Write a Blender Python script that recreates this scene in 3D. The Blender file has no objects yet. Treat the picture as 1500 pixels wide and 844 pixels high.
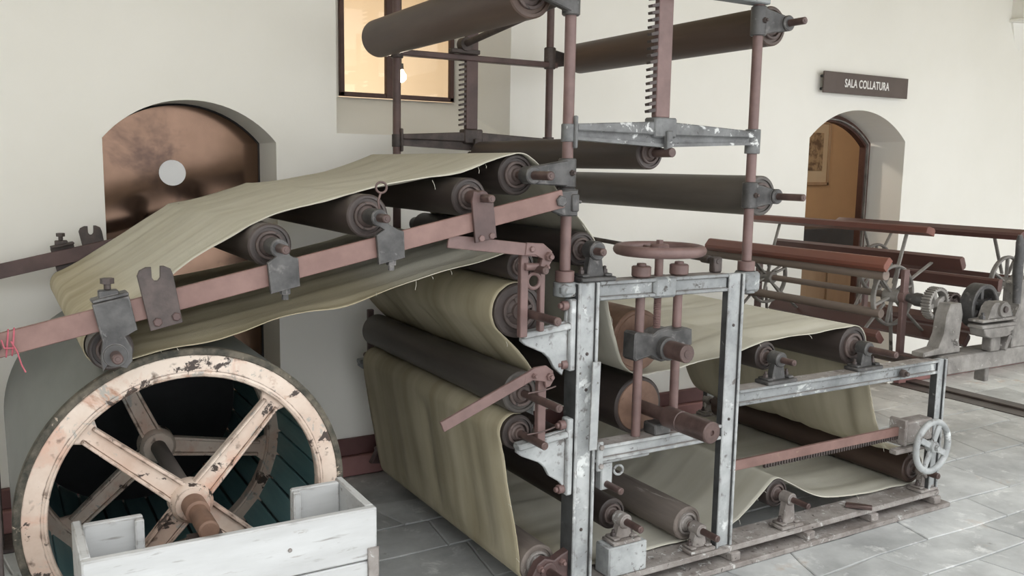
import bpy, bmesh, math, random
import numpy as np
from mathutils import Vector, Matrix, noise
from mathutils.geometry import tessellate_polygon
random.seed(7)
PI = math.pi
SC = bpy.context.scene
COL = SC.collection

# ------------------------------------------------------------------ camera
F_PX, YAW, PITCH, ROLL = 1304.25, -0.5332, 0.1346, 0.0160
CAM = Vector((-1.7530, -2.5141, 1.6))
fw = Vector((-math.sin(YAW)*math.cos(PITCH), math.cos(YAW)*math.cos(PITCH), -math.sin(PITCH)))
rt = Vector((math.cos(YAW), math.sin(YAW), 0)); up = rt.cross(fw)
r2 = rt*math.cos(ROLL) + up*math.sin(ROLL); u2 = -rt*math.sin(ROLL) + up*math.cos(ROLL)
cd = bpy.data.cameras.new('camera'); cam = bpy.data.objects.new('camera', cd); COL.objects.link(cam)
cd.sensor_width = 36; cd.lens = 36*F_PX/1500; cd.clip_start = .05
cam.matrix_world = Matrix(((r2.x, u2.x, -fw.x, CAM.x), (r2.y, u2.y, -fw.y, CAM.y), (r2.z, u2.z, -fw.z, CAM.z), (0, 0, 0, 1)))
SC.camera = cam

# ------------------------------------------------------------------ sky, exposure
w = bpy.data.worlds.new('sky'); SC.world = w; w.use_nodes = True
bg = w.node_tree.nodes['Background']
bg.inputs[0].default_value = (.97, .985, 1.0, 1); bg.inputs[1].default_value = 2.62
SC.view_settings.view_transform = 'Standard'; SC.view_settings.look = 'None'
SC.view_settings.gamma = 1; SC.view_settings.use_curve_mapping = False
SC.view_settings.exposure = 0.0

# ------------------------------------------------------------------ materials
MATS = {}
def mat(name, c1, c2, scale=8, rough=.6, metal=0, stretch=(1, 1, 1), chip=None, bump=.15, detail=6, lo=.35, hi=.65, coord='Object', bscale=None, edge=None):
    m = bpy.data.materials.new(name); m.use_nodes = True
    nt = m.node_tree; N = nt.nodes; L = nt.links
    b = N['Principled BSDF']; b.inputs['Roughness'].default_value = rough; b.inputs['Metallic'].default_value = metal
    tc = N.new('ShaderNodeTexCoord'); mp = N.new('ShaderNodeMapping'); mp.inputs['Scale'].default_value = stretch
    L.new(tc.outputs[coord], mp.inputs[0])
    n = N.new('ShaderNodeTexNoise'); n.inputs['Scale'].default_value = scale; n.inputs['Detail'].default_value = detail
    n.inputs['Roughness'].default_value = .62
    L.new(mp.outputs[0], n.inputs['Vector'])
    r = N.new('ShaderNodeValToRGB'); r.color_ramp.elements[0].position = lo; r.color_ramp.elements[1].position = hi
    r.color_ramp.elements[0].color = (*c1, 1); r.color_ramp.elements[1].color = (*c2, 1)
    L.new(n.outputs['Fac'], r.inputs[0]); out = r.outputs[0]
    if chip:
        for cc, csc, th, soft in chip:
            n2 = N.new('ShaderNodeTexNoise'); n2.inputs['Scale'].default_value = csc; n2.inputs['Detail'].default_value = 8
            n2.inputs['Roughness'].default_value = .68; n2.inputs['Distortion'].default_value = .4
            L.new(mp.outputs[0], n2.inputs['Vector'])
            r3 = N.new('ShaderNodeValToRGB'); r3.color_ramp.elements[0].position = th; r3.color_ramp.elements[1].position = th+soft
            L.new(n2.outputs['Fac'], r3.inputs[0])
            mx = N.new('ShaderNodeMix'); mx.data_type = 'RGBA'
            L.new(r3.outputs[0], mx.inputs[0]); L.new(out, mx.inputs[6]); mx.inputs[7].default_value = (*cc, 1)
            out = mx.outputs[2]
    if edge:      # paint rubbed off along the edges
        bv = N.new('ShaderNodeBevel'); bv.samples = 4; bv.inputs['Radius'].default_value = edge[1]
        ge = N.new('ShaderNodeNewGeometry'); dt = N.new('ShaderNodeVectorMath'); dt.operation = 'DOT_PRODUCT'
        L.new(bv.outputs[0], dt.inputs[0]); L.new(ge.outputs['Normal'], dt.inputs[1])
        n5 = N.new('ShaderNodeTexNoise'); n5.inputs['Scale'].default_value = 28; n5.inputs['Detail'].default_value = 6; L.new(mp.outputs[0], n5.inputs['Vector'])
        ma = N.new('ShaderNodeMath'); ma.operation = 'MULTIPLY_ADD'; ma.inputs[1].default_value = -.55; L.new(n5.outputs['Fac'], ma.inputs[0]); L.new(dt.outputs['Value'], ma.inputs[2])
        r6 = N.new('ShaderNodeMapRange'); r6.inputs[1].default_value = .66; r6.inputs[2].default_value = .58; L.new(ma.outputs[0], r6.inputs[0])
        mx = N.new('ShaderNodeMix'); mx.data_type = 'RGBA'; L.new(r6.outputs[0], mx.inputs[0]); L.new(out, mx.inputs[6]); mx.inputs[7].default_value = (*edge[0], 1); out = mx.outputs[2]
    L.new(out, b.inputs['Base Color'])
    if bump:
        bp = N.new('ShaderNodeBump'); bp.inputs['Strength'].default_value = bump; bp.inputs['Distance'].default_value = .01
        if bscale:
            n4 = N.new('ShaderNodeTexNoise'); n4.inputs['Scale'].default_value = bscale; n4.inputs['Detail'].default_value = 5
            L.new(mp.outputs[0], n4.inputs['Vector']); L.new(n4.outputs['Fac'], bp.inputs['Height'])
        else: L.new(n.outputs['Fac'], bp.inputs['Height'])
        L.new(bp.outputs[0], b.inputs['Normal'])
    MATS[name] = m
    return m
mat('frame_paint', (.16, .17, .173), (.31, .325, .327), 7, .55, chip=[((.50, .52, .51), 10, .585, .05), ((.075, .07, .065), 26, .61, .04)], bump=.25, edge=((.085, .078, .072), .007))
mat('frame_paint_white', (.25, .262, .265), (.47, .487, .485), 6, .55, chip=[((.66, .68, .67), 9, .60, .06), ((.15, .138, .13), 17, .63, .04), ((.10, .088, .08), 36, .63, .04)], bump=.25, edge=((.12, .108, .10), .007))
mat('rail_dirty', (.19, .165, .15), (.34, .315, .295), 9, .65, chip=[((.55, .55, .53), 24, .585, .05), ((.07, .06, .052), 34, .62, .03)], bump=.3, edge=((.10, .085, .075), .006))
mat('leg_side_dark', (.035, .036, .037), (.085, .088, .09), 9, .55, .1, chip=[((.20, .205, .20), 20, .64, .05)], bump=.25)
mat('crossbar_paint', (.085, .086, .086), (.20, .205, .205), 9, .55, chip=[((.55, .56, .55), 16, .585, .04), ((.05, .046, .042), 26, .63, .04)], bump=.3)
mat('pink_primer', (.130, .080, .073), (.195, .122, .112), 9, .48, chip=[((.29, .21, .18), 26, .67, .04), ((.065, .045, .042), 13, .66, .05)], bump=.12)
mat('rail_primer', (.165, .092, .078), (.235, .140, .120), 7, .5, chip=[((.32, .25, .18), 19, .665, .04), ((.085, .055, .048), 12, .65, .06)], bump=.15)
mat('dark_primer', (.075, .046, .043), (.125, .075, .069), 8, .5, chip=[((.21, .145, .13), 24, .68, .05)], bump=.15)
mat('iron', (.040, .039, .039), (.105, .102, .100), 12, .48, .2, chip=[((.24, .235, .23), 25, .66, .06)], bump=.3, edge=((.19, .18, .175), .004))
mat('iron_rust', (.040, .032, .030), (.095, .072, .066), 14, .55, .1, chip=[((.19, .155, .14), 25, .66, .05)], bump=.3)
mat('roller_dark', (.030, .023, .021), (.070, .054, .049), 5, .48, stretch=(1, .12, 1), chip=[((.13, .108, .098), 10, .68, .08)], bump=.12)
mat('roller_brown', (.050, .030, .023), (.105, .070, .055), 5, .48, stretch=(1, .12, 1), chip=[((.15, .115, .095), 9, .68, .08)], bump=.12)
mat('roller_grey', (.050, .044, .039), (.118, .105, .094), 5, .48, stretch=(1, .12, 1), chip=[((.15, .135, .12), 9, .68, .08)], bump=.12)
mat('roller_wood', (.085, .066, .057), (.24, .205, .18), 6, .75, stretch=(1, .12, 1), chip=[((.38, .35, .32), 12, .62, .05)], bump=.25)
mat('roller_end', (.062, .046, .041), (.135, .100, .090), 14, .58, chip=[((.030, .024, .022), 20, .60, .05), ((.24, .19, .175), 30, .66, .05)], bump=.2)
mat('press_end', (.150, .085, .058), (.250, .150, .105), 9, .6, chip=[((.06, .038, .03), 14, .66, .06)], bump=.15)
mat('shaft', (.070, .046, .042), (.135, .088, .079), 14, .40, .25, bump=.1)
mat('drum_paint', (.52, .385, .305), (.72, .615, .525), 4, .55, chip=[((.60, .40, .31), 5, .54, .10), ((.34, .16, .085), 4.2, .60, .07), ((.40, .37, .33), 15, .595, .04), ((.055, .04, .033), 13, .60, .02)], bump=.3, edge=((.10, .06, .04), .007))
mat('drum_edge', (.035, .035, .027), (.15, .13, .10), 24, .8, chip=[((.45, .37, .29), 26, .62, .04)], bump=.6)
mat('drum_skin', (.050, .058, .054), (.115, .127, .118), 3, .40, stretch=(1, .2, 1), bump=.05)
mat('stave', (.055, .135, .145), (.17, .30, .30), 6, .5, stretch=(1, .1, 1), chip=[((.20, .28, .27), 16, .68, .04)], bump=.15)
mat('white_wood', (.43, .435, .43), (.61, .62, .62), 3, .6, stretch=(.35, 1, 2), chip=[((.26, .245, .23), 11, .655, .05), ((.40, .385, .37), 22, .62, .06)], bump=.1, edge=((.22, .205, .19), .006))
mat('red_wood', (.115, .036, .025), (.21, .075, .050), 5, .42, stretch=(1, .12, 1), chip=[((.30, .17, .12), 12, .70, .06)], bump=.1)
mat('dark_red_wood', (.060, .026, .022), (.115, .050, .042), 5, .42, stretch=(1, .12, 1), bump=.1)
mat('grey_wood', (.11, .085, .07), (.24, .19, .16), 7, .7, stretch=(1, .1, 1), bump=.2)
mat('old_cast', (.125, .115, .105), (.27, .255, .235), 9, .65, chip=[((.055, .048, .042), 12, .62, .04), ((.42, .40, .375), 24, .62, .05)], bump=.3)
mat('wall', (.845, .830, .775), (.880, .865, .815), 1.2, .9, bump=.03, bscale=60)
mat('ceiling', (.56, .49, .33), (.60, .53, .37), 1.2, .9, bump=.03)
mat('plinth_pink', (.26, .13, .125), (.33, .17, .16), 6, .7)
mat('plinth_red', (.12, .055, .055), (.16, .075, .072), 6, .6)
mat('stone', (.36, .37, .37), (.58, .595, .59), 3.2, .5, chip=[((.70, .71, .70), 6, .56, .10), ((.50, .42, .36), 3, .62, .10), ((.28, .28, .275), 11, .64, .07)], bump=.18)
mat('joint', (.32, .32, .31), (.42, .42, .41), 9, .85, bump=.2)
mat('floor_metal', (.05, .04, .036), (.085, .07, .063), 8, .5, .2)
mat('sign_plate', (.085, .062, .054), (.105, .078, .069), 5, .5, bump=0)
mat('lettering', (.78, .76, .74), (.84, .82, .80), 5, .6, bump=0)
mat('copper_pane', (.13, .080, .055), (.20, .125, .088), 2.2, .12, .82, chip=[((.075, .047, .036), 2.6, .54, .14)], bump=.01)
mat('window_frame', (.05, .022, .016), (.085, .038, .028), 9, .5)
mat('warm_wall', (.78, .68, .55), (.82, .72, .59), 1.5, .9, bump=.02)
mat('tan_wall', (.46, .31, .18), (.52, .35, .20), 1.5, .9, bump=.02)
mat('tan_wood', (.30, .20, .12), (.40, .28, .18), 4, .6, stretch=(1, 1, .15))
mat('black_metal', (.012, .012, .014), (.022, .022, .026), 6, .5)
mat('picture_mount', (.52, .42, .29), (.56, .46, .32), 3, .8, bump=0)
mat('picture_print', (.13, .085, .05), (.38, .28, .17), 12, .7, bump=0, lo=.42, hi=.58)
mat('white_disc', (.94, .94, .94), (.95, .95, .95), 3, .6, bump=0)
mat('red_string', (.36, .07, .10), (.46, .12, .15), 30, .7)
mat('thread', (.62, .60, .52), (.70, .68, .60), 30, .8)

def vary_per_object(name, amt):      # every flagstone its own shade
    m = MATS[name]; N = m.node_tree.nodes; L = m.node_tree.links; b = N['Principled BSDF']; src = b.inputs['Base Color'].links[0].from_socket
    oi = N.new('ShaderNodeObjectInfo'); mr = N.new('ShaderNodeMapRange'); mr.inputs[3].default_value = 1-amt; mr.inputs[4].default_value = 1+amt
    hs = N.new('ShaderNodeHueSaturation'); L.new(oi.outputs['Random'], mr.inputs[0]); L.new(mr.outputs[0], hs.inputs['Value']); L.new(src, hs.inputs['Color']); L.new(hs.outputs[0], b.inputs['Base Color'])
vary_per_object('stone', .13)
def cloth_material():
    m = bpy.data.materials.new('canvas'); m.use_nodes = True; MATS['canvas'] = m
    nt = m.node_tree; N = nt.nodes; L = nt.links; b = N['Principled BSDF']
    b.inputs['Roughness'].default_value = .85
    tc = N.new('ShaderNodeTexCoord')
    def nz(sc, scale, detail=4):
        mp = N.new('ShaderNodeMapping'); mp.inputs['Scale'].default_value = sc; L.new(tc.outputs['UV'], mp.inputs[0])
        n = N.new('ShaderNodeTexNoise'); n.inputs['Scale'].default_value = scale; n.inputs['Detail'].default_value = detail
        L.new(mp.outputs[0], n.inputs['Vector']); return n
    n1 = nz((7, .55, 1), 1.6, 5); n2 = nz((1, 1, 1), 3.0, 4); n3 = nz((1, 1, 1), 420, 2)
    r = N.new('ShaderNodeValToRGB'); r.color_ramp.elements[0].position = .34; r.color_ramp.elements[1].position = .66
    r.color_ramp.elements[0].color = (.315, .270, .172, 1); r.color_ramp.elements[1].color = (.500, .450, .325, 1)
    mx = N.new('ShaderNodeMix'); mx.data_type = 'FLOAT'; mx.inputs[0].default_value = .35
    L.new(n1.outputs['Fac'], mx.inputs[2]); L.new(n2.outputs['Fac'], mx.inputs[3])
    L.new(mx.outputs[0], r.inputs[0])
    r2_ = N.new('ShaderNodeValToRGB'); r2_.color_ramp.elements[0].position = .30; r2_.color_ramp.elements[1].position = .70      # greyer stretches of the cloth
    r2_.color_ramp.elements[0].color = (.490, .472, .390, 1); r2_.color_ramp.elements[1].color = (.620, .608, .540, 1); L.new(mx.outputs[0], r2_.inputs[0])
    at = N.new('ShaderNodeAttribute'); at.attribute_name = 'brown_mix'
    m2 = N.new('ShaderNodeMix'); m2.data_type = 'RGBA'; L.new(at.outputs['Fac'], m2.inputs[0]); L.new(r2_.outputs[0], m2.inputs[6]); L.new(r.outputs[0], m2.inputs[7])
    L.new(m2.outputs[2], b.inputs['Base Color'])
    bp = N.new('ShaderNodeBump'); bp.inputs['Strength'].default_value = .25; bp.inputs['Distance'].default_value = .004
    ad = N.new('ShaderNodeMath'); ad.operation = 'MULTIPLY_ADD'; ad.inputs[1].default_value = 2.5
    L.new(n1.outputs['Fac'], ad.inputs[0]); L.new(n3.outputs['Fac'], ad.inputs[2])
    L.new(ad.outputs[0], bp.inputs['Height']); L.new(bp.outputs[0], b.inputs['Normal'])
cloth_material()
def emis(name, col, s):
    m = bpy.data.materials.new(name); m.use_nodes = True; b = m.node_tree.nodes['Principled BSDF']
    b.inputs['Emission Color'].default_value = (*col, 1); b.inputs['Emission Strength'].default_value = s; MATS[name] = m
emis('bulb_glow', (1, .82, .55), 30)
def glass(name, col, refl):
    m = bpy.data.materials.new(name); m.use_nodes = True; nt = m.node_tree; N = nt.nodes; L = nt.links
    N.remove(N['Principled BSDF']); o = N['Material Output']
    t = N.new('ShaderNodeBsdfTransparent'); t.inputs[0].default_value = (*col, 1)
    g = N.new('ShaderNodeBsdfGlossy'); g.inputs['Roughness'].default_value = .02
    fr = N.new('ShaderNodeFresnel'); fr.inputs[0].default_value = refl
    x = N.new('ShaderNodeMixShader'); L.new(fr.outputs[0], x.inputs[0]); L.new(t.outputs[0], x.inputs[1]); L.new(g.outputs[0], x.inputs[2])
    L.new(x.outputs[0], o.inputs[0]); MATS[name] = m
glass('clear_glass', (.96, .95, .92), 1.35)

# ------------------------------------------------------------------ mesh helpers
class MB:
    def __init__(s): s.bm = bmesh.new()
    def box(s, x0, x1, y0, y1, z0, z1, bev=.003, M=None):
        x0, x1 = sorted((x0, x1)); y0, y1 = sorted((y0, y1)); z0, z1 = sorted((z0, z1))
        t = bmesh.new()
        bmesh.ops.create_cube(t, size=1, matrix=Matrix.Translation(((x0+x1)/2, (y0+y1)/2, (z0+z1)/2)) @ Matrix.Diagonal((x1-x0, y1-y0, z1-z0, 1)))
        if bev:
            bv = min(bev, .3*min(x1-x0, y1-y0, z1-z0))
            bmesh.ops.bevel(t, geom=list(t.edges), offset=bv, segments=1, affect='EDGES', profile=.5)
        s._merge(t, M); return s
    def _merge(s, t, M=None):
        if M is not None: bmesh.ops.transform(t, matrix=M, verts=t.verts)
        me = bpy.data.meshes.new('tmp'); t.to_mesh(me); t.free(); s.bm.from_mesh(me); bpy.data.meshes.remove(me)
    def bar(s, p0, p1, wd, ht, upv=(0, 0, 1), bev=.003):
        p0 = Vector(p0); p1 = Vector(p1); d = p1-p0; L = d.length; x = d.normalized(); u = Vector(upv)
        y = u.cross(x).normalized(); z = x.cross(y)
        M = Matrix(((x.x, y.x, z.x, p0.x), (x.y, y.y, z.y, p0.y), (x.z, y.z, z.z, p0.z), (0, 0, 0, 1)))
        return s.box(0, L, -wd/2, wd/2, -ht/2, ht/2, bev, M)
    def lathe(s, o, d, prof, n=28, close=False):
        o = Vector(o); d = Vector(d).normalized(); a = d.orthogonal().normalized(); b = d.cross(a)
        rings = []
        for t, r in prof:
            if r < 1e-6: rings.append([s.bm.verts.new(o+d*t)])
            else: rings.append([s.bm.verts.new(o+d*t+(a*math.cos(2*PI*k/n)+b*math.sin(2*PI*k/n))*r) for k in range(n)])
        prs = list(zip(rings, rings[1:]))
        if close: prs.append((rings[-1], rings[0]))
        for A, B in prs:
            for k in range(n):
                k2 = (k+1) % n
                if len(A) == 1 and len(B) == 1: continue
                if len(A) == 1: f = (A[0], B[k], B[k2])
                elif len(B) == 1: f = (A[k], B[0], A[k2])
                else: f = (A[k], B[k], B[k2], A[k2])
                try: s.bm.faces.new(f)
                except ValueError: pass
        return s
    def cyl(s, p0, p1, r, r1=None, n=20, bev=.002):
        p0 = Vector(p0); p1 = Vector(p1); L = (p1-p0).length; r1 = r if r1 is None else r1
        bv = min(bev, L*.3, r*.4)
        return s.lathe(p0, p1-p0, [(0, 0), (0, r-bv), (bv, r), (L-bv, r1), (L, max(r1-bv, 1e-4)), (L, 0)], n)
    def torus(s, o, d, R, r, n=36, m=10, sq=None):
        prof = [(math.sin(2*PI*k/m)*(sq or r), R+math.cos(2*PI*k/m)*r) for k in range(m)]
        return s.lathe(o, d, prof, n, True)
    def ringbox(s, o, d, r0, r1, t0, t1, n=48, bev=.003):
        b = bev
        return s.lathe(o, d, [(t0+b, r0), (t0, r0+b), (t0, r1-b), (t0+b, r1), (t1-b, r1), (t1, r1-b), (t1, r0+b), (t1-b, r0)], n, True)
    def prism(s, poly, y0, y1, M=None, bev=0):      # polygon in xz, extruded along y
        t = bmesh.new()
        A = [t.verts.new((x, y0, z)) for x, z in poly]; f = t.faces.new(A)
        r = bmesh.ops.extrude_face_region(t, geom=[f])
        bmesh.ops.translate(t, vec=(0, y1-y0, 0), verts=[v for v in r['geom'] if isinstance(v, bmesh.types.BMVert)])
        bmesh.ops.recalc_face_normals(t, faces=t.faces)
        if bev: bmesh.ops.bevel(t, geom=[e for e in t.edges if abs(e.verts[0].co.y-e.verts[1].co.y) < 1e-6], offset=bev, segments=1, affect='EDGES')
        s._merge(t, M); return s
    def tube(s, pts, r, n=8):
        pts = [Vector(p) for p in pts]; rings = []
        for i, p in enumerate(pts):
            d = (pts[min(i+1, len(pts)-1)]-pts[max(i-1, 0)]).normalized()
            a = d.cross(Vector((.31, .77, .55))).normalized(); b = d.cross(a)
            rr = r[i] if isinstance(r, (list, tuple)) else r
            rings.append([s.bm.verts.new(p+(a*math.cos(2*PI*k/n)+b*math.sin(2*PI*k/n))*rr) for k in range(n)])
        for A, B in zip(rings, rings[1:]):
            for k in range(n): s.bm.faces.new((A[k], A[(k+1) % n], B[(k+1) % n], B[k]))
        s.bm.faces.new(rings[0][::-1]); s.bm.faces.new(rings[-1]); return s
    def build(s, name, m, parent=None, smooth=True, extra=None):
        bmesh.ops.recalc_face_normals(s.bm, faces=s.bm.faces)
        me = bpy.data.meshes.new(name)
        off = ROOT(parent)
        bmesh.ops.translate(s.bm, vec=-off, verts=s.bm.verts)
        s.bm.to_mesh(me); s.bm.free()
        me.materials.append(MATS[m])
        if extra:
            me.materials.append(MATS[extra[0]])
            for p in me.polygons: p.material_index = 1 if extra[1](p.normal) else 0
        if smooth:
            me.polygons.foreach_set('use_smooth', [True]*len(me.polygons)); me.set_sharp_from_angle(angle=math.radians(38))
        o = bpy.data.objects.new(name, me); COL.objects.link(o)
        if parent: o.parent = parent
        return o
def ROOT(p):
    v = Vector((0, 0, 0))
    while p is not None: v += p.location; p = p.parent
    return v
def thing(name, label, cat, loc, group=None):
    o = bpy.data.objects.new(name, None); COL.objects.link(o); o.location = loc; o.empty_display_size = .1
    return tag(o, label, cat, group)
def tag(o, label=None, cat=None, group=None, kind=None):
    if label: o['label'] = label
    if cat: o['category'] = cat
    if group: o['group'] = group
    if kind: o['kind'] = kind
    return o
def struct(mb, name, m, smooth=False, parent=None):
    o = mb.build(name, m, parent, smooth)
    if parent is None: o['kind'] = 'structure'
    return o
def origin_to_base(o):      # moves a one-mesh thing's origin to its base
    me = o.data; co = np.empty(len(me.vertices)*3); me.vertices.foreach_get('co', co); co = co.reshape(-1, 3)
    c = Vector(((co[:, 0].min()+co[:, 0].max())/2, (co[:, 1].min()+co[:, 1].max())/2, co[:, 2].min()))
    me.transform(Matrix.Translation(-c)); o.location += c; return o

# ================================================================== SETTING
YW = 1.77; XL, XR, YF, ZC = -4.6, 7.6, -3.9, 3.02
def arc(x0, x1, zs, zt, n=24, pw=1.0):      # segmental arch from right spring to left spring
    h = zt-zs; half = (x1-x0)/2; R = (half*half+h*h)/(2*h); cx = (x0+x1)/2; cz = zt-R
    a = math.asin(half/R)
    return [(cx+R*math.sin(t), cz+R*math.cos(t)) for t in np.linspace(a, -a, n)]
door1 = [(-1.305, 0), (-.545, 0)] + arc(-1.305, -.545, 1.70, 1.880)           # left arched doorway
door2 = [(3.115, 0), (4.135, 0)] + arc(3.115, 4.135, 1.835, 2.040)            # right arched doorway
WX0, WX1, WZ0, WZ1 = -.243, .745, 1.754, 2.95
win1 = [(WX0, WZ0), (WX1, WZ0), (WX1, WZ1), (WX0, WZ1)]
def holed_wall(name, outer, holes):
    loops = [[Vector((x, z, 0)) for x, z in outer]] + [[Vector((x, z, 0)) for x, z in h] for h in holes]
    flat = [v for l in loops for v in l]; tr = tessellate_polygon(loops)
    mb = MB(); vs = [mb.bm.verts.new((v.x, YW, v.y)) for v in flat]
    for t in tr:
        try: mb.bm.faces.new([vs[i] for i in t])
        except ValueError: pass
    return mb
# doorways reach the floor, so they are notches in the outer line
outer = [(XL, 0), (-1.305, 0)] + door1[2:][::-1] + [(-.545, 0), (3.115, 0)] + door2[2:][::-1] + [(4.135, 0), (XR, 0), (XR, ZC), (XL, ZC)]
mb = holed_wall('wall_back', outer, [win1])
def reveal(mb, line, depth, fmap=lambda x, z: (x, z)):
    A = [mb.bm.verts.new((x, YW, z)) for x, z in line]; B = [mb.bm.verts.new((fmap(x, z)[0], YW+depth, fmap(x, z)[1])) for x, z in line]
    for i in range(len(line)-1): mb.bm.faces.new((A[i], A[i+1], B[i+1], B[i]))
reveal(mb, door1[1:]+[door1[0]], .34); reveal(mb, door2[1:]+[door2[0]], .34)
WD = .43
def wmap(x, z): return (WX0-.02 if x < .2 else .605, 1.965 if z < 2 else z)
reveal(mb, win1+[win1[0]], WD, wmap)
struct(mb, 'wall_back', 'wall')
mb = MB(); mb.box(XL-.2, XL, YF, YW, 0, ZC, 0); struct(mb, 'wall_left', 'wall')
mb = MB(); mb.box(XR, XR+.2, YF, YW, 0, ZC, 0); struct(mb, 'wall_right', 'wall')
mb = MB()                                      # unseen arcade wall added behind the camera, openings shaped to steer the daylight
mb.box(XL-.2, -3.1, YF-.4, YF, 0, 2.8, .01)
for x in (.9, 4.3, 7.5): mb.box(x-.2, x+.2, YF-.4, YF, 0, 2.8, .01)
mb.box(XL-.2, XR+.2, YF-.4, YF, 2.8, ZC, .01); struct(mb, 'wall_front', 'wall')
mb = MB(); mb.box(XL-.2, XR+.2, -1.15, YW+.01, ZC, ZC+.2, 0); struct(mb, 'ceiling', 'ceiling')      # kept low and cut short to shape the light; unseen bay left open
mb = MB()                                      # springer where the vault meets the wall
t = mb.bm; a = [t.verts.new(p) for p in ((5.45, YW+.01, 2.575), (5.33, YW-.02, 2.80), (5.70, YW-.12, 2.80), (5.80, YW+.01, 2.80), (5.33, YW+.01, 2.80))]
for f in ((0, 1, 2), (0, 2, 3), (0, 4, 1), (1, 4, 3, 2)): t.faces.new([a[i] for i in f])
mb.box(5.31, 5.86, YW-.13, YW+.01, 2.801, 2.825, .004); mb.box(5.335, 5.82, YW-.10, YW+.01, 2.826, ZC, .004)
struct(mb, 'trim_1', 'wall')

# floor: mortar bed with irregular flagstones
mb = MB(); mb.box(XL-.2, XR+.2, YF-.4, YW+.4, -.10, -.008, 0); floor = struct(mb, 'floor', 'joint')
def clip(poly, p, n):      # keep the side where (q-p).n <= 0
    out = []
    for i in range(len(poly)):
        a = poly[i]; b = poly[(i+1) % len(poly)]
        da = (a[0]-p[0])*n[0]+(a[1]-p[1])*n[1]; db = (b[0]-p[0])*n[0]+(b[1]-p[1])*n[1]
        if da <= 0: out.append(a)
        if (da < 0) != (db < 0) and da != db:
            k = da/(da-db); out.append((a[0]+(b[0]-a[0])*k, a[1]+(b[1]-a[1])*k))
    return out
rs = random.Random(3)
xa, xb, ya, yb = -2.3, 5.9, -1.75, YW
def stone_shape(mb, poly, z):
    cx = sum(p[0] for p in poly)/len(poly); cy = sum(p[1] for p in poly)/len(poly)
    def ring(s, zz): return [mb.bm.verts.new((cx+(x-cx)*s[0], cy+(y-cy)*s[1], zz)) for x, y in poly]
    A = ring((1, 1), -.012); B = ring((1, 1), z-.003); C = ring((.985, .98), z)
    for P, Q in ((A, B), (B, C)):
        for k in range(len(P)): mb.bm.faces.new((P[k], P[(k+1) % len(P)], Q[(k+1) % len(P)], Q[k]))
    mb.bm.faces.new(C)
def wavy(k, x): return .035*noise.noise((x*1.7, k*3.7, 1.1))+.012*noise.noise((x*6, k*5.1, 2.2))
rows = [ya]
while rows[-1] < yb-.2: rows.append(min(rows[-1]+rs.choice((.22, .28, .34, .40)), yb))
rows[-1] = yb
for k in range(len(rows)-1):
    x = xa-rs.uniform(0, .3); g = .0035
    sk = rs.uniform(-.04, .04)
    while x < xb:
        x2 = x+rs.choice((.30, .38, .46, .58, .72)); sk2 = rs.uniform(-.05, .05)
        def yl(q): return rows[k]+(wavy(k, q) if k else 0)+g
        def yh(q): return rows[k+1]+(wavy(k+1, q) if k < len(rows)-2 else 0)-g
        ym = (rows[k]+rows[k+1])/2; xm = (x+x2)/2
        poly = [(x-sk+g, yl(x-sk)), (xm, yl(xm)), (x2-sk2-g, yl(x2-sk2)), (x2-g, ym), (x2+sk2-g, yh(x2+sk2)), (xm, yh(xm)), (x+sk+g, yh(x+sk)), (x+g, ym)]
        mb = MB(); stone_shape(mb, poly, rs.uniform(-.001, .001)); mb.build('paving_stone', 'stone', floor, False)
        x, sk = x2, sk2
mb = MB(); mb.box(4.14, 4.28, -1.7, YW-.02, .0, .006, .001); mb.box(4.28, 4.40, -1.7, YW-.02, .0, .022, .004)
struct(mb, 'trim_2', 'floor_metal')
mb = MB()
for a, b in ((-.50, 3.05), (4.2, XR), (XL, -1.35)): mb.box(a, b, YW-.055, YW, .002, .105, .006)
struct(mb, 'baseboard_back', 'plinth_pink')
mb = MB()
for a, b in ((-.50, 3.05), (4.2, XR), (XL, -1.35)): mb.box(a, b, YW-.03, YW, .106, .195, .006)
struct(mb, 'trim_3', 'plinth_red')

# left doorway: coppery sheet-glass door with a round white sticker
mb = MB(); mb.prism(door1, YW+.315, YW+.335); d1 = struct(mb, 'door_1', 'copper_pane')
mb = MB()
for ln in ([(-.547, 0)]+[(x*.998, z-.002) for x, z in door1[2:]]+[(-1.303, 0)],):
    mb.tube([(x, YW+.31, z) for x, z in ln], .008, 6)
mb.build('edge_frame', 'black_metal', d1)
mb = MB(); mb.cyl((-.966, YW+.315, 1.548), (-.966, YW+.311, 1.548), .062, n=40, bev=.0005)
tag(mb.build('round_sticker', 'white_disc', d1), 'plain white round sticker')

# right doorway: dark arched frame, the lit room beyond
fr_o = [(3.13, 0)]+[(x, z) for x, z in arc(3.13, 4.12, 1.825, 2.028)[::-1]]+[(4.12, 0)]
fr_i = [(3.19, 0)]+[(x, z) for x, z in arc(3.19, 4.06, 1.80, 1.975)[::-1]]+[(4.06, 0)]
def arch_frame(name, yo0, yo1, fo, fi):
    mb = MB(); R = []
    for p, q in zip(fo, fi): R.append([mb.bm.verts.new(v) for v in ((p[0], yo0, p[1]), (q[0], yo0, q[1]), (q[0], yo1, q[1]), (p[0], yo1, p[1]))])
    for A, B in zip(R, R[1:]):
        for k in range(4): mb.bm.faces.new((A[k], A[(k+1) % 4], B[(k+1) % 4], B[k]))
    return mb
d2 = struct(arch_frame('f', YW+.29, YW+.34, fr_o, fr_i), 'door_2', 'window_frame')
fr_m = [(x+(.022 if x > 3.6 else -.022 if x < 3.6 else 0), z+.02) for x, z in fr_i]
arch_frame('g', YW+.27, YW+.30, fr_m, [(p[0]*.6+q[0]*.4, p[1]*.6+q[1]*.4) for p, q in zip(fr_m, fr_i)]).build('frame_bead', 'old_cast', d2)
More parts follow.
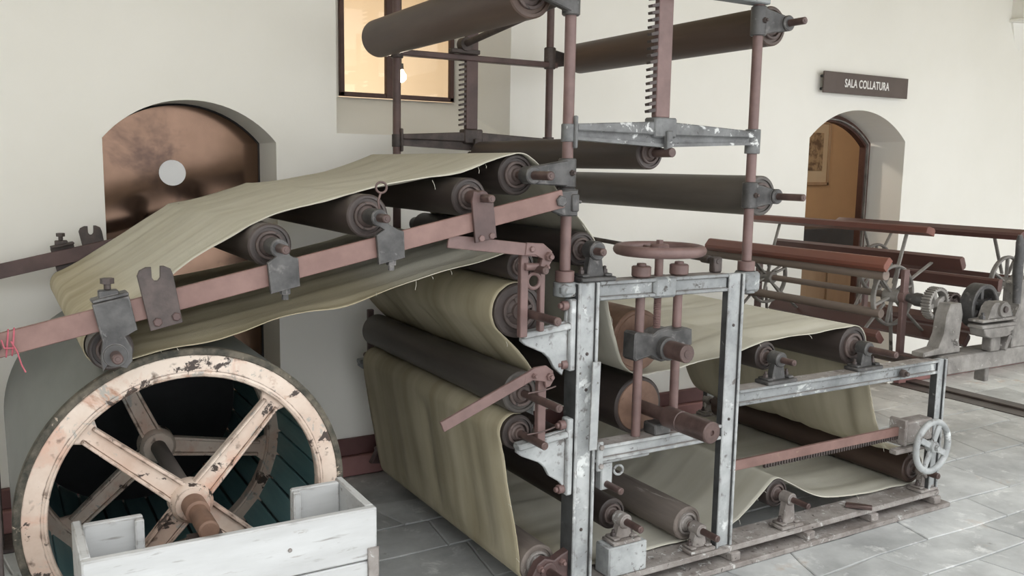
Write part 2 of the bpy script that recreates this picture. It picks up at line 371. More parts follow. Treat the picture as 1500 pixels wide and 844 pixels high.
def room(nm, x0, x1, y0, y1, z1, m, hole=None):
    mb = MB()
    mb.box(x0, x1, y1, y1+.1, 0, z1, 0); mb.box(x0-.1, x0, y0, y1+.1, 0, z1, 0); mb.box(x1, x1+.1, y0, y1+.1, 0, z1, 0)
    mb.box(x0-.1, x1+.1, y0, y1+.1, z1, z1+.1, 0); mb.box(x0-.1, x1+.1, y0, y1+.1, -.11, -.01, 0)
    return struct(mb, nm, m)
room('wall_far_room', 2.6, 6.2, YW+.342, 3.55, 2.75, 'tan_wall')
ft = thing('framed_picture', 'framed print with pale mount hanging inside the right arched doorway', 'picture', (4.95, 3.53, 1.50))
mb = MB(); X0, X1, Z0, Z1 = 4.92, 5.42, 1.475, 2.10
mb.box(X0, X1, 3.525, 3.548, Z0, Z0+.03); mb.box(X0, X1, 3.525, 3.548, Z1-.03, Z1); mb.box(X0, X0+.03, 3.525, 3.548, Z0, Z1); mb.box(X1-.03, X1, 3.525, 3.548, Z0, Z1)
mb.build('frame', 'tan_wood', ft)
mb = MB(); mb.box(X0+.02, X1-.02, 3.538, 3.546, Z0+.02, Z1-.02, .001); mb.build('mount', 'picture_mount', ft)
mb = MB(); mb.box(X0+.15, X1-.10, 3.532, 3.539, Z0+.14, Z1-.12, .001); mb.build('print', 'picture_print', ft)
cb = thing('cabinet', 'tan wooden cabinet with a black top inside the right arched doorway', 'cabinet', (4.35, 2.75, 0))
mb = MB(); mb.box(3.75, 4.95, 2.6, 3.1, 0, .95, .006); mb.build('body', 'tan_wood', cb)
mb = MB(); mb.box(3.73, 4.98, 2.58, 3.1, .952, 1.135, .006); mb.build('black_top', 'black_metal', cb)
for k in range(2):
    mb = MB(); mb.box(3.78+.585*k, 3.78+.585*k+.555, 2.585, 2.6, .06, .91, .004); dd = mb.build('door', 'tan_wood', cb)
def lamp(loc, e, col, r=.05):
    l = bpy.data.lights.new('room_point_light', 'POINT'); l.energy = e; l.color = col; l.shadow_soft_size = r
    o = bpy.data.objects.new('room_point_light', l); COL.objects.link(o); o.location = loc
    return o
def bulb(label, loc, e, ztop):
    t = thing('hanging_bulb', label, 'lamp', loc)
    x, y, z = loc
    MB().lathe((x, y, z-.04), (0, 0, 1), [(0, 0), (.006, .018), (.025, .034), (.05, .034), (.075, .018), (.085, .014)], 16).build('glass_bulb', 'bulb_glow', t)
    MB().lathe((x, y, z+.046), (0, 0, 1), [(0, 0), (0, .017), (.04, .015), (.04, 0)], 14).build('socket', 'black_metal', t)
    MB().cyl((x, y, z+.085), (x, y, ztop), .004, n=8).build('cord', 'black_metal', t)
    l = lamp((0, 0, -.075), e, (1, .89, .76)); l.parent = t
lamp((3.6, 2.75, 2.45), 26, (1, .89, .76))  # unseen lamp, added to light the room beyond the right doorway

# window with the lit room behind
yw2 = YW+WD
mb = MB(); fx0, fx1, fz0, fz1 = -.06, .60, 1.968, 2.93
mb.box(fx0-.02, fx0+.006, yw2-.03, yw2, fz0, fz1); mb.box(fx1-.022, fx1+.004, yw2-.03, yw2, fz0, fz1)
mb.box(fx0-.02, fx1+.004, yw2-.03, yw2, fz0, fz0+.024); mb.box(.185, .232, yw2-.035, yw2, fz0, fz1); mb.box(fx0, fx1, yw2-.03, yw2, fz1-.02, fz1)
w1 = struct(mb, 'window_1', 'window_frame')
for a, b in ((fx0+.006, .185), (.232, fx1-.022)):
    mb = MB(); mb.box(a, b, yw2-.018, yw2-.012, fz0+.024, fz1-.02, 0); mb.build('pane', 'clear_glass', w1)
mb = MB(); mb.box(WX0-.03, fx0-.02, yw2-.004, yw2+.02, 1.9, 2.97, 0); struct(mb, 'trim_4', 'wall')
room('wall_window_room', -1.2, 2.5, yw2+.02, 4.3, 3.1, 'warm_wall')
bulb('bare glowing bulb hanging in the room behind the upper window', (.72, 3.2, 2.20), 46, 3.1)

# ================================================================== SIZING MACHINE
YB = 1.477                  # far side offset
SM = thing('sizing_machine', 'cast iron sizing machine with worn white side frames, pink poles and many rollers', 'machine', (1.0, .75, 0))
def P(mb, name, m, parent=SM, **k): return mb.build(name, m, parent, **k)
def bolt(p, d, r=.011, h=.014, parent=SM, m='pink_primer', nm='bolt', tail=True):
    mb = MB(); p = Vector(p); d = Vector(d)
    mb.lathe(p, d, [(0, 0), (0, r*1.1), (h*.7, r*1.1), (h, r*.85), (h, 0)], 6)
    if tail: mb.cyl(p+d*h*.9, p+d*h*1.8, r*.6, n=8)
    return P(mb, nm, m, parent)
SIDE = ('leg_side_dark', lambda n: abs(n.x) > .8); TOP = ('rail_dirty', lambda n: n.z > .8)      # leg sides take a darker material, beam tops the dirty one
def side_frame(oy, near):
    s = 1 if near else -1
    y0, y1 = (0, .08) if near else (oy+.10, oy+.02)      # y0 outer face
    yd_ = y1
    def slab(mb, x0, x1, z0, z1, y1=yd_, hor=True):
        mb.box(x0+(0 if hor else .0015), x1-(0 if hor else .0015), y0+s*.012, y1-s*.0015, z0+(.0015 if hor else 0), z1-(.0015 if hor else 0), .002)
        e = .014
        if hor: mb.box(x0, x1, y0, y1, z0, z0+e, .003); mb.box(x0, x1, y0, y1, z1-e, z1, .003)
        else: mb.box(x0, x0+e, y0, y1, z0, z1, .003); mb.box(x1-e, x1, y0, y1, z0, z1, .003)
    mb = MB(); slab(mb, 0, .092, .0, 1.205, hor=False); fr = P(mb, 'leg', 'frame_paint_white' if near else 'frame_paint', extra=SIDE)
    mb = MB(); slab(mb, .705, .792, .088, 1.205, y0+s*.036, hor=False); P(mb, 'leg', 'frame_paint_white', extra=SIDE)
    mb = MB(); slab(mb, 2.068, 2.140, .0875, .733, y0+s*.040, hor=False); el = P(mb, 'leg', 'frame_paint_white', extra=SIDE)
    mb = MB(); slab(mb, .0925, .7045, 1.138, 1.207)
    mb.box(.335, .445, y0-s*.004, y1+s*.004, 1.132, 1.210, .01); P(mb, 'top_beam', 'frame_paint', extra=TOP)
    mb = MB(); slab(mb, .0925, .7045, .545, .606)
    mb.box(.093, .12, y0-s*.012, y0, .515, .625, .004); cbm = P(mb, 'cross_beam', 'frame_paint_white', extra=TOP)
    mb = MB(); slab(mb, .7925, 2.0675, .668, .734); P(mb, 'table_beam', 'frame_paint', extra=TOP)
    # base: upper plank, lower strip, spacers
    mb = MB(); mb.box(.0925, 2.15, y0-s*.005, y1+s*.05, .062, .087, .004); P(mb, 'base_plank', 'rail_dirty')
    mb = MB(); mb.box(-.02, 2.20, y0-s*.035, y1+s*.05, .001, .024, .004); P(mb, 'base_strip', 'rail_dirty')
    for x in (.25, .80, 1.24, 1.66, 2.12):
        mb = MB(); mb.box(x-.025, x+.025, y0-s*.02, y1, .0245, .0615, .004); P(mb, 'spacer', 'rail_dirty')
    # pole seats
    for xx, xp in ((-.027, -.075), (.841, .875)):
        mb = MB()
        if xx < 0: mb.box(-.062, -.0005, y0+s*.005, y1, 1.160, 1.203, .012)
        else: mb.box(.7925, .885, y0+s*.005, y1, 1.125, 1.207, .012)
        mb.cyl((xx, y0+s*.05, 1.157 if xx < 0 else 1.12), (xx, y0+s*.05, 1.207), .040); P(mb, 'pole_seat', 'frame_paint')
        mb = MB(); mb.cyl((xx, y0+s*.05, 1.208), (xx, y0+s*.05, 1.246), .034); P(mb, 'collar', 'pink_primer')
    if near:
        for z in (.535, .605): bolt((.108, -.012, z), (0, -1, 0), .010, .008, cbm, 'rail_dirty', tail=False)
        bolt((1.80, -.0, .70), (0, -1, 0), .018, .02, SM, 'iron_rust')
        for x, z in ((.05, .95), (.05, .82), (.75, 1.0), (.75, .62), (.045, .30)): bolt((x, .012, z), (0, -1, 0), .006, .004, fr, 'iron_rust', 'rivet', False)
side_frame(0, True); side_frame(YB, False)
# cross ties between the two side frames
for x, z in ((.05, .62), (2.10, .69), (.05, .03)):
    mb = MB(); mb.cyl((x, .081, z), (x, YB+.019, z), .018 if z > .1 else .02, n=12); P(mb, 'tie_rod', 'iron_rust')
# poles
POLES = []
for y in (.05, YB+.05):
    for x in (-.027, .841):
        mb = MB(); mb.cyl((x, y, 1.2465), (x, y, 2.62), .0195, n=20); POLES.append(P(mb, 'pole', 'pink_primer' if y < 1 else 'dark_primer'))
def crossbar(y, m):
    s = 1 if y < 1 else -1; mb = MB()
    up_, lo_ = 1.757, 1.699
    mb.prism([(-.005, up_-.005), (.375, up_+.017), (.83, up_-.004), (.83, 1.728), (.375, 1.724), (-.005, 1.728)], y-.026, y+.026, bev=.004)
    mb.prism([(-.005, 1.735), (.83, 1.735), (.83, lo_+.008), (.375, lo_-.012), (-.005, lo_+.006)], y-.010, y+.010)
    mb.prism([(-.005, lo_+.010), (.375, lo_-.006), (.83, lo_+.012), (.83, lo_+.002), (.375, lo_-.018), (-.005, lo_-.002)], y-.024, y+.024)
    mb.box(-.018, -.004, y-.03, y+.03, 1.668, 1.778, .004)
    mb.cyl((.841, y, 1.668), (.841, y, 1.762), .030, n=18); mb.cyl((-.027, y, 1.69), (-.027, y, 1.75), .024, n=18)
    mb.box(.325, .43, y-.032, y+.032, 1.715, 1.787, .006)
    mb.box(.375, .402, y-.045, y-.022, 1.648, 1.74, .004)
    return P(mb, 'crossbar', m)
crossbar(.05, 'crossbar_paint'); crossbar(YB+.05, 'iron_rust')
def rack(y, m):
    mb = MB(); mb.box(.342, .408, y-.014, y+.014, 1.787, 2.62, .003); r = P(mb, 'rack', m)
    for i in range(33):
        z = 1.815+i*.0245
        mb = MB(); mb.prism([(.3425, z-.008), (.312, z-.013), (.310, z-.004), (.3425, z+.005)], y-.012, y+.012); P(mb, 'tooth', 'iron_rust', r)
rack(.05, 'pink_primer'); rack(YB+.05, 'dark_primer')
# upper bars with the pinion shaft
mb = MB(); mb.box(-.05, .87, .018, .082, 2.232, 2.272, .004); P(mb, 'upper_bar', 'frame_paint')
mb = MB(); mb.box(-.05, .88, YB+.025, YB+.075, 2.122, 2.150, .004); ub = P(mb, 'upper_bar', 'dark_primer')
mb = MB(); mb.box(.235, .395, YB-.01, YB+.03, 2.1505, 2.172, .004); mb.cyl((.315, YB+.03, 2.195), (.315, YB-.02, 2.195), .034); P(mb, 'bearing_block', 'iron_rust')
mb = MB(); mb.cyl((.315, YB+.02, 2.195), (.330, .0, 2.345), .016, n=14); P(mb, 'pinion_shaft', 'iron_rust')
mb = MB(); mb.ringbox((.44, .01, 2.335), (0, -1, 0), .010, .118, 0, .03, 40); mb.torus((.44, -.02, 2.335), (0, 1, 0), .112, .012); P(mb, 'pinion_wheel', 'old_cast')

# ---- rollers: (x, z, radius, near end, far end, shaft near end, shaft radius, material)
ROL = dict(
 R1=(-.155, 2.178, .085, .10, 1.44, -.05, .016, 'roller_brown'), R2=(.966, 2.171, .077, .10, 1.44, -.068, .014, 'roller_brown'),
 R3=(.378, 1.662, .062, .105, 1.42, -.0, .016, 'roller_dark'), R4=(.955, 1.502, .081, .10, 1.44, -.122, .014, 'roller_grey'),
 R5=(-.185, 1.575, .070, .125, 1.44, -.096, .015, 'roller_dark'), R6=(-.411, 1.503, .062, .04, 1.44, -.112, .013, 'roller_dark'),
 R7=(-.758, 1.447, .066, .04, 1.44, -.112, .013, 'roller_dark'), R8=(-1.056, 1.367, .063, .04, 1.51, -.119, .013, 'roller_dark'),
 R9=(-1.488, 1.103, .057, .03, 1.52, -.111, .014, 'roller_dark'), R5b=(.077, 1.314, .062, .10, 1.44, -.036, .014, 'roller_dark'),
 R10=(-.181, 1.265, .053, .09, 1.44, -.07, .013, 'roller_dark'), R11=(-.187, 1.109, .095, .09, 1.44, -.158, .015, 'roller_dark'),
 R12=(-.170, .818, .076, .09, 1.44, -.153, .014, 'roller_grey'), R13=(-.181, .674, .062, .09, 1.44, -.088, .014, 'roller_dark'),
 R14=(-.087, .166, .071, .09, 1.44, -.063, .016, 'roller_wood'), R15=(.253, .288, .060, .10, 1.44, -.077, .014, 'roller_dark'),
 R16=(.637, .174, .070, .10, 1.44, -.078, .014, 'roller_wood'), R17u=(.392, .944, .122, .155, 1.38, -.130, .034, 'press_end'),
 R17l=(.405, .684, .114, .155, 1.38, -.03, .026, 'roller_dark'), R18=(1.146, .212, .062, .10, 1.44, -.077, .013, 'roller_dark'),
 R20=(2.078, .176, .075, .10, 1.44, -.042, .015, 'roller_brown'), R21=(1.581, .827, .088, .10, 1.44, -.125, .015, 'roller_dark'),
 R22=(1.033, .832, .060, .10, 1.44, -.056, .013, 'roller_dark'), R15b=(.165, .447, .030, .10, 1.44, -.065, .013, 'roller_dark'))
ROBJ = {}
for k, (x, z, r, y0, y1, ys, sr, m) in ROL.items():
    mb = MB(); ch = .008
    mb.lathe((x, y0, z), (0, 1, 0), [(.006, 0), (.006, r*.80), (0, r*.82), (0, r-ch*.6), (ch*.6, r), (y1-y0-ch, r), (y1-y0, r-ch), (y1-y0, 0)], 40)
    o = ROBJ[k] = P(mb, 'roller', m)
    mb = MB()
    if k in ('R17u', 'R17l'): mb.lathe((x, y0, z), (0, 1, 0), [(-.004, 0), (-.004, r*.86), (.006, r*.9), (.012, 0)], 40); P(mb, 'end_disc', 'press_end', o)
    else:
        mb.ringbox((x, y0, z), (0, -1, 0), r*.52, r*.66, -.008, .006, 32, .002); mb.lathe((x, y0, z), (0, -1, 0), [(-.004, 0), (-.004, r*.5), (.004, r*.34), (.016, r*.32), (.016, 0)], 24)
        if k == 'R11':
            for q in range(4):
                a = q*PI/2+.3; mb.bar((x, y0+.0, z), (x+math.cos(a)*r*.6, y0, z+math.sin(a)*r*.6), .012, .014)
        P(mb, 'end_ring', 'roller_end' if m != 'roller_wood' else 'rail_dirty', o)
    if k not in ('R3', 'R17l'):
        mb = MB(); mb.cyl((x, y0+.01, z), (x, ys, z), sr, n=16, bev=.003); mb.cyl((x, ys, z), (x, ys-.002, z), sr*.45, n=10); P(mb, 'shaft', 'shaft', o)
    mb = MB(); mb.cyl((x, y1-.01, z), (x, min(y1+.12, 1.62), z), sr, n=12); P(mb, 'shaft', 'shaft', o)
x, z = ROL['R17l'][:2]
mb = MB(); mb.lathe((x, .17, z), (0, -1, 0), [(0, .026), (.19, .026), (.19, .040), (.27, .040), (.272, .037), (.28, .037), (.282, .040), (.426, .040), (.43, .036), (.43, .010), (.424, .010), (.424, 0)], 28)
P(mb, 'shaft', 'shaft', ROBJ['R17l'])
x, z = ROL['R3'][:2]
mb = MB(); mb.cyl((x+.01, .11, z+.0), (x+.01, -.01, z+.0), .017, n=14); P(mb, 'shaft', 'shaft', ROBJ['R3'])

# ---- pole clamps that carry rollers
def pole_clamp(px, y, z0, z1, tx, tz, m='iron', tr=.030):
    mb = MB(); mb.cyl((px, y, z0), (px, y, z1), .031, n=22, bev=.004)
    s = 1 if tx > px else -1; s2 = -1 if y < 1 else 1
    yy = y-.012 if y < 1 else y+.012
    mb.prism([(px, z1-.004), (tx-s*.01, tz+tr), (tx+s*tr*.6, tz+tr*.6), (tx+s*tr*.6, tz-tr*.9), (tx-s*.01, tz-tr), (px, z0+.004)], yy-.016, yy+.016, bev=.004)
    mb.cyl((tx, yy-.03, tz), (tx, yy+.03, tz), tr, n=20, bev=.004)
    o = P(mb, 'pole_clamp', m)
    bolt((px+.0, y+s2*.029, (z0+z1)/2), (0, s2, 0), .010, .012, o, 'iron_rust')
    return o
ZB = [(-.027, 2.108, 2.230, -.155, 2.178), (.841, 2.116, 2.226, .966, 2.171), (-.027, 1.535, 1.634, -.185, 1.575), (.841, 1.455, 1.558, .955, 1.502)]
for y in (.05, YB+.05):
    for px, z0, z1, tx, tz in ZB: pole_clamp(px, y, z0, z1, tx, tz, 'iron' if y < 1 else 'iron_rust')
# bearing blocks standing on beams
def pillow(x, zc, zb, y=.04, wd=.15, m='iron', rr=.032):
    mb = MB(); mb.box(x-wd/2, x+wd/2, y-.042, y+.038, zb+.0005, zb+.016, .004)
    mb.box(x-wd/2+.01, x-wd/2+.04, y-.03, y+.03, zb+.016, zb+.026, .004); mb.box(x+wd/2-.04, x+wd/2-.01, y-.03, y+.03, zb+.016, zb+.026, .004)
    mb.prism([(x-.038, zb+.014), (x+.038, zb+.014), (x+.022, zc), (x-.022, zc)], y-.018, y+.018, bev=.004)
    mb.cyl((x, y-.03, zc), (x, y+.03, zc), rr, n=20, bev=.005)
    o = P(mb, 'bearing_block', m)
    for s in (-1, 1): bolt((x+s*(wd/2-.025), y, zb+.026), (0, 0, 1), .010, .014, o, 'iron_rust')
    return o
for k, m in (('R21', 'iron'), ('R22', 'iron')):
    for y in (.04, YB+.06): pillow(ROL[k][0], ROL[k][1], .734, y, .17, m)
for y in (.04, YB+.06): pillow(ROL['R5b'][0]+.01, ROL['R5b'][1], 1.207, y, .15, 'iron', .034)
for k in ('R16', 'R18', 'R20'):
    for y in (.04, YB+.06): pillow(ROL[k][0], ROL[k][1], .087, y, .13, 'rail_dirty', .027)
for y in (.04, YB+.06):
    pillow(ROL['R15'][0], ROL['R15'][1], .205, y, .13, 'rail_dirty', .028)
    mb = MB(); mb.box(.165, .345, y-.045, y+.045, .0875, .205, .006); P(mb, 'bearing_plinth', 'frame_paint_white')
    s = -1 if y < 1 else 1
    mb = MB(); mb.prism([(-.17, .125), (-.03, .105), (-.0005, .07), (-.0005, .225), (-.03, .215), (-.06, .20), (-.10, .215), (-.13, .20)], y-.02, y+.02, bev=.004)
    mb.cyl((-.087, y-.03, .166), (-.087, y+.03, .166), .034, n=18, bev=.004); o = P(mb, 'roller_bracket', 'dark_primer')
    bolt((-.03, y+s*.02, .19), (0, s, 0), .012, .014, o); bolt((-.125, y+s*.02, .185), (0, s, 0), .012, .014, o)
# hanger of the small roller under the cross beam
for y in (.045, YB+.055):
    mb = MB(); mb.box(.138, .192, y-.02, y+.02, .425, .5445, .005); mb.box(.125, .36, y-.025, y+.025, .527, .5445, .004); P(mb, 'hanger', 'frame_paint_white')
mb = MB(); mb.torus((.232, .045, .485), (.25, 1, 0), .018, .005, 20, 8); P(mb, 'ring', 'frame_paint_white')
# cast side brackets with the squeeze rollers
def side_bracket(z0, z1, zs, y, xo):
    s = -1 if y < 1 else 1
    prof = [(-.0005, z0), (-.0005, z1), (-.03, z1), (-.034, zs+.025), (xo, zs), (xo, zs-.03), (xo+.02, zs-.046), (xo+.055, zs-.062), (xo+.09, zs-.078),
            (xo+.115, zs-.10), (xo+.135, zs-.135), (-.045, zs-.165), (-.03, z0+.02), (-.028, z0)]
    mb = MB(); mb.prism(prof, y-.006, y+.010, bev=.002)
    yo = y+s*.022
    mb.box(-.026, -.0005, y-.022, y+.022, z0-.01, z1+.01, .004)
    mb.bar((xo, y, zs-.010), (-.02, y, zs+.010), .044, .022, bev=.004)
    o = P(mb, 'side_bracket', 'frame_paint_white')
    for z in (z0+.012, z1-.014):
        mb = MB(); mb.cyl((-.026, y, z), (-.05, y, z), .017, n=12); mb.cyl((-.05, y, z), (-.062, y, z), .010, n=10); P(mb, 'bolt', 'pink_primer', o)
for y in (.03, YB+.07):
    side_bracket(.905, 1.14, 1.045, y, -.215); side_bracket(.45, .712, .655, y, -.225)
# guide bars and levers of the squeeze rollers
def lever_set(y, far=False):
    s = -1 if not far else 1
    mb = MB(); mb.box(-.242, -.212, y-.012, y+.012, 1.036, 1.335, .003); P(mb, 'guide_bar', 'pink_primer')
    mb = MB(); mb.box(-.166, -.146, y-.012, y+.012, 1.05, 1.30, .003); P(mb, 'guide_bar', 'pink_primer')
    mb = MB(); mb.bar((-.52, y+s*.025, 1.369), (-.16, y+s*.025, 1.325), .010, .042, bev=.002)
    mb.prism([(-.235, 1.357), (-.17, 1.352), (-.135, 1.325), (-.132, 1.298), (-.150, 1.27), (-.185, 1.262), (-.172, 1.30), (-.20, 1.315), (-.24, 1.315)], y+s*.034, y+s*.020, bev=.002)
    lv = P(mb, 'lever', 'pink_primer'); bolt((-.150, y+s*.034, 1.308), (0, s, 0), .015, .014, lv)
    bolt((-.155, y+s*.034, 1.272), (0, s, 0), .009, .008, lv); bolt((-.215, y+s*.034, 1.335), (0, s, 0), .009, .008, lv, tail=False)
    mb = MB(); mb.cyl((-.23, y+s*.014, 1.275), (-.15, y+s*.014, 1.272), .013, n=12); mb.torus((-.19, y+s*.006, 1.225), (0, 1, 0), .025, .007, 24, 8); P(mb, 'stay', 'pink_primer')
    mb = MB(); mb.box(-.165, -.132, y-.012, y+.012, .66, .895, .003); P(mb, 'guide_bar', 'pink_primer')
    mb = MB(); mb.bar((-.535, y+s*.022, .772), (-.205, y+s*.022, .905), .012, .036, bev=.002)
    mb.prism([(-.225, .915), (-.19, .933), (-.145, .935), (-.118, .915), (-.113, .885), (-.128, .862), (-.145, .858), (-.150, .88), (-.20, .89), (-.235, .875)], y+s*.030, y+s*.016, bev=.002)
    lv = P(mb, 'lever', 'pink_primer'); bolt((-.132, y+s*.03, .896), (0, s, 0), .013, .012, lv); bolt((-.195, y+s*.03, .905), (0, s, 0), .009, .01, lv)
    for zz in (.822, .678):
        mb = MB(); mb.tube([(-.21+.11*t, y+s*(.018+.016*math.sin(t*PI)), zz+.022+.012*math.sin(t*PI*.5)) for t in np.linspace(0, 1, 10)], .003, 6); P(mb, 'wire', 'shaft')
lever_set(.0)
for xx, za, zb in ((-.227, 1.036, 1.335), (-.156, 1.05, 1.30), (-.148, .66, .895)):
    mb = MB(); mb.box(xx-.015, xx+.015, YB+.088, YB+.112, za, zb, .003); P(mb, 'guide_bar', 'dark_primer')

# ---- screw press in the near bay
def press(y):
    for x in (.304, .484):
        mb = MB(); mb.cyl((x, y, .6065), (x, y, 1.26), .0175, n=18); o = P(mb, 'guide_rod', 'pink_primer')
        mb = MB(); mb.cyl((x, y, 1.2105), (x, y, 1.250), .036, n=24, bev=.004); P(mb, 'rod_cap', 'pink_primer', o)
    prof = [(0, 0), (0, .0135)]
    for i in range(20): prof += [(.015+i*.0065, .0155), (.018+i*.0065, .0125)]
    prof += [(.15, .016), (.325, .016), (.325, 0)]
    mb = MB(); mb.lathe((.386, y, 1.00), (0, 0, 1), prof, 16); sc = P(mb, 'screw', 'pink_primer')
    mb = MB()
    mb.prism([(.252, 1.005), (.262, 1.012), (.34, .998), (.36, 1.012), (.41, 1.018), (.43, 1.008), (.50, 1.012), (.525, 1.004), (.528, .945), (.50, .935), (.45, .93), (.415, .895), (.38, .892), (.35, .905), (.33, .918), (.26, .905), (.25, .915)], y-.045, y+.03, bev=.006)
    mb.cyl((.392, y-.045, .944), (.392, y-.075, .944), .044, n=24, bev=.004); P(mb, 'slide_block', 'iron')
    mb = MB(); mb.box(.365, .445, y-.04, y+.035, .6065, .650, .006); P(mb, 'fixed_bearing', 'iron')
    return sc
press(.04); press(YB+.06)
HW = thing  # handwheels are parts of the machine
def handwheel(o, d, R, r, ns, m, spoke_w=.022, parent=SM, dish=0, phase=0):
    o = Vector(o); d = Vector(d).normalized(); a = d.orthogonal().normalized(); b = d.cross(a)
    mb = MB(); mb.torus(o, d, R-r, r, 44, 12); hw = P(mb, 'handwheel', m, parent)
    mb = MB(); mb.cyl(o-d*.022, o+d*.022, R*.20, n=20, bev=.004); mb.lathe(o+d*.02, d, [(0, 0), (0, .014), (.016, .014), (.016, 0)], 6); P(mb, 'hub', m, hw)
    for k in range(ns):
        t = phase+2*PI*k/ns; v = a*math.cos(t)+b*math.sin(t)
        mb = MB(); mb.bar(o+v*R*.15, o+v*(R-r*1.2), .014, spoke_w, d.cross(v), .004); P(mb, 'spoke', m, hw)
    return hw
handwheel((.386, .04, 1.307), (0, 0, 1), .172, .020, 4, 'pink_primer', phase=.5)
# thin shaft behind the handwheel
mb = MB(); mb.cyl((.875, YB+.06, 1.262), (.675, .03, 1.252), .010, n=12); mb.cyl((.692, .14, 1.253), (.685, .09, 1.253), .016, n=12); ts = P(mb, 'thin_shaft', 'iron_rust')
for x, y in ((.678, .05), (.874, YB+.05)):
    mb = MB(); mb.box(x-.022, x+.022, y-.016, y+.016, 1.208, 1.268, .005); P(mb, 'bearing', 'iron_rust', ts)

# ---- toothed bar with its guide block and handwheel
mb = MB(); mb.box(.7925, 1.875, .030, .046, .388, .430, .002); tb = P(mb, 'toothed_bar', 'rail_primer')
for i in range(54):
    xx = .99+i*.0162; mb = MB(); mb.prism([(xx, .3885), (xx+.010, .3885), (xx+.008, .371), (xx+.002, .371)], .031, .045); P(mb, 'tooth', 'iron_rust', tb)
mb = MB(); mb.box(1.852, 1.872, -.005, .085, .345, .470, .005); mb.box(1.872, 2.0675, .0, .08, .35, .455, .008)
mb.box(1.79, 2.05, -.012, .03, .315, .338, .004); P(mb, 'guide_block', 'rail_dirty')
mb = MB(); mb.cyl((1.955, .0, .352), (1.955, -.085, .352), .014, n=14); P(mb, 'spindle', 'iron')
handwheel((1.955, -.075, .352), (0, -1, 0), .132, .015, 4, 'frame_paint_white', .03, phase=.35)
mb = MB(); mb.bar((1.55, .06, .1), (1.62, -.03, .102), .03, .018); P(mb, 'latch', 'shaft')

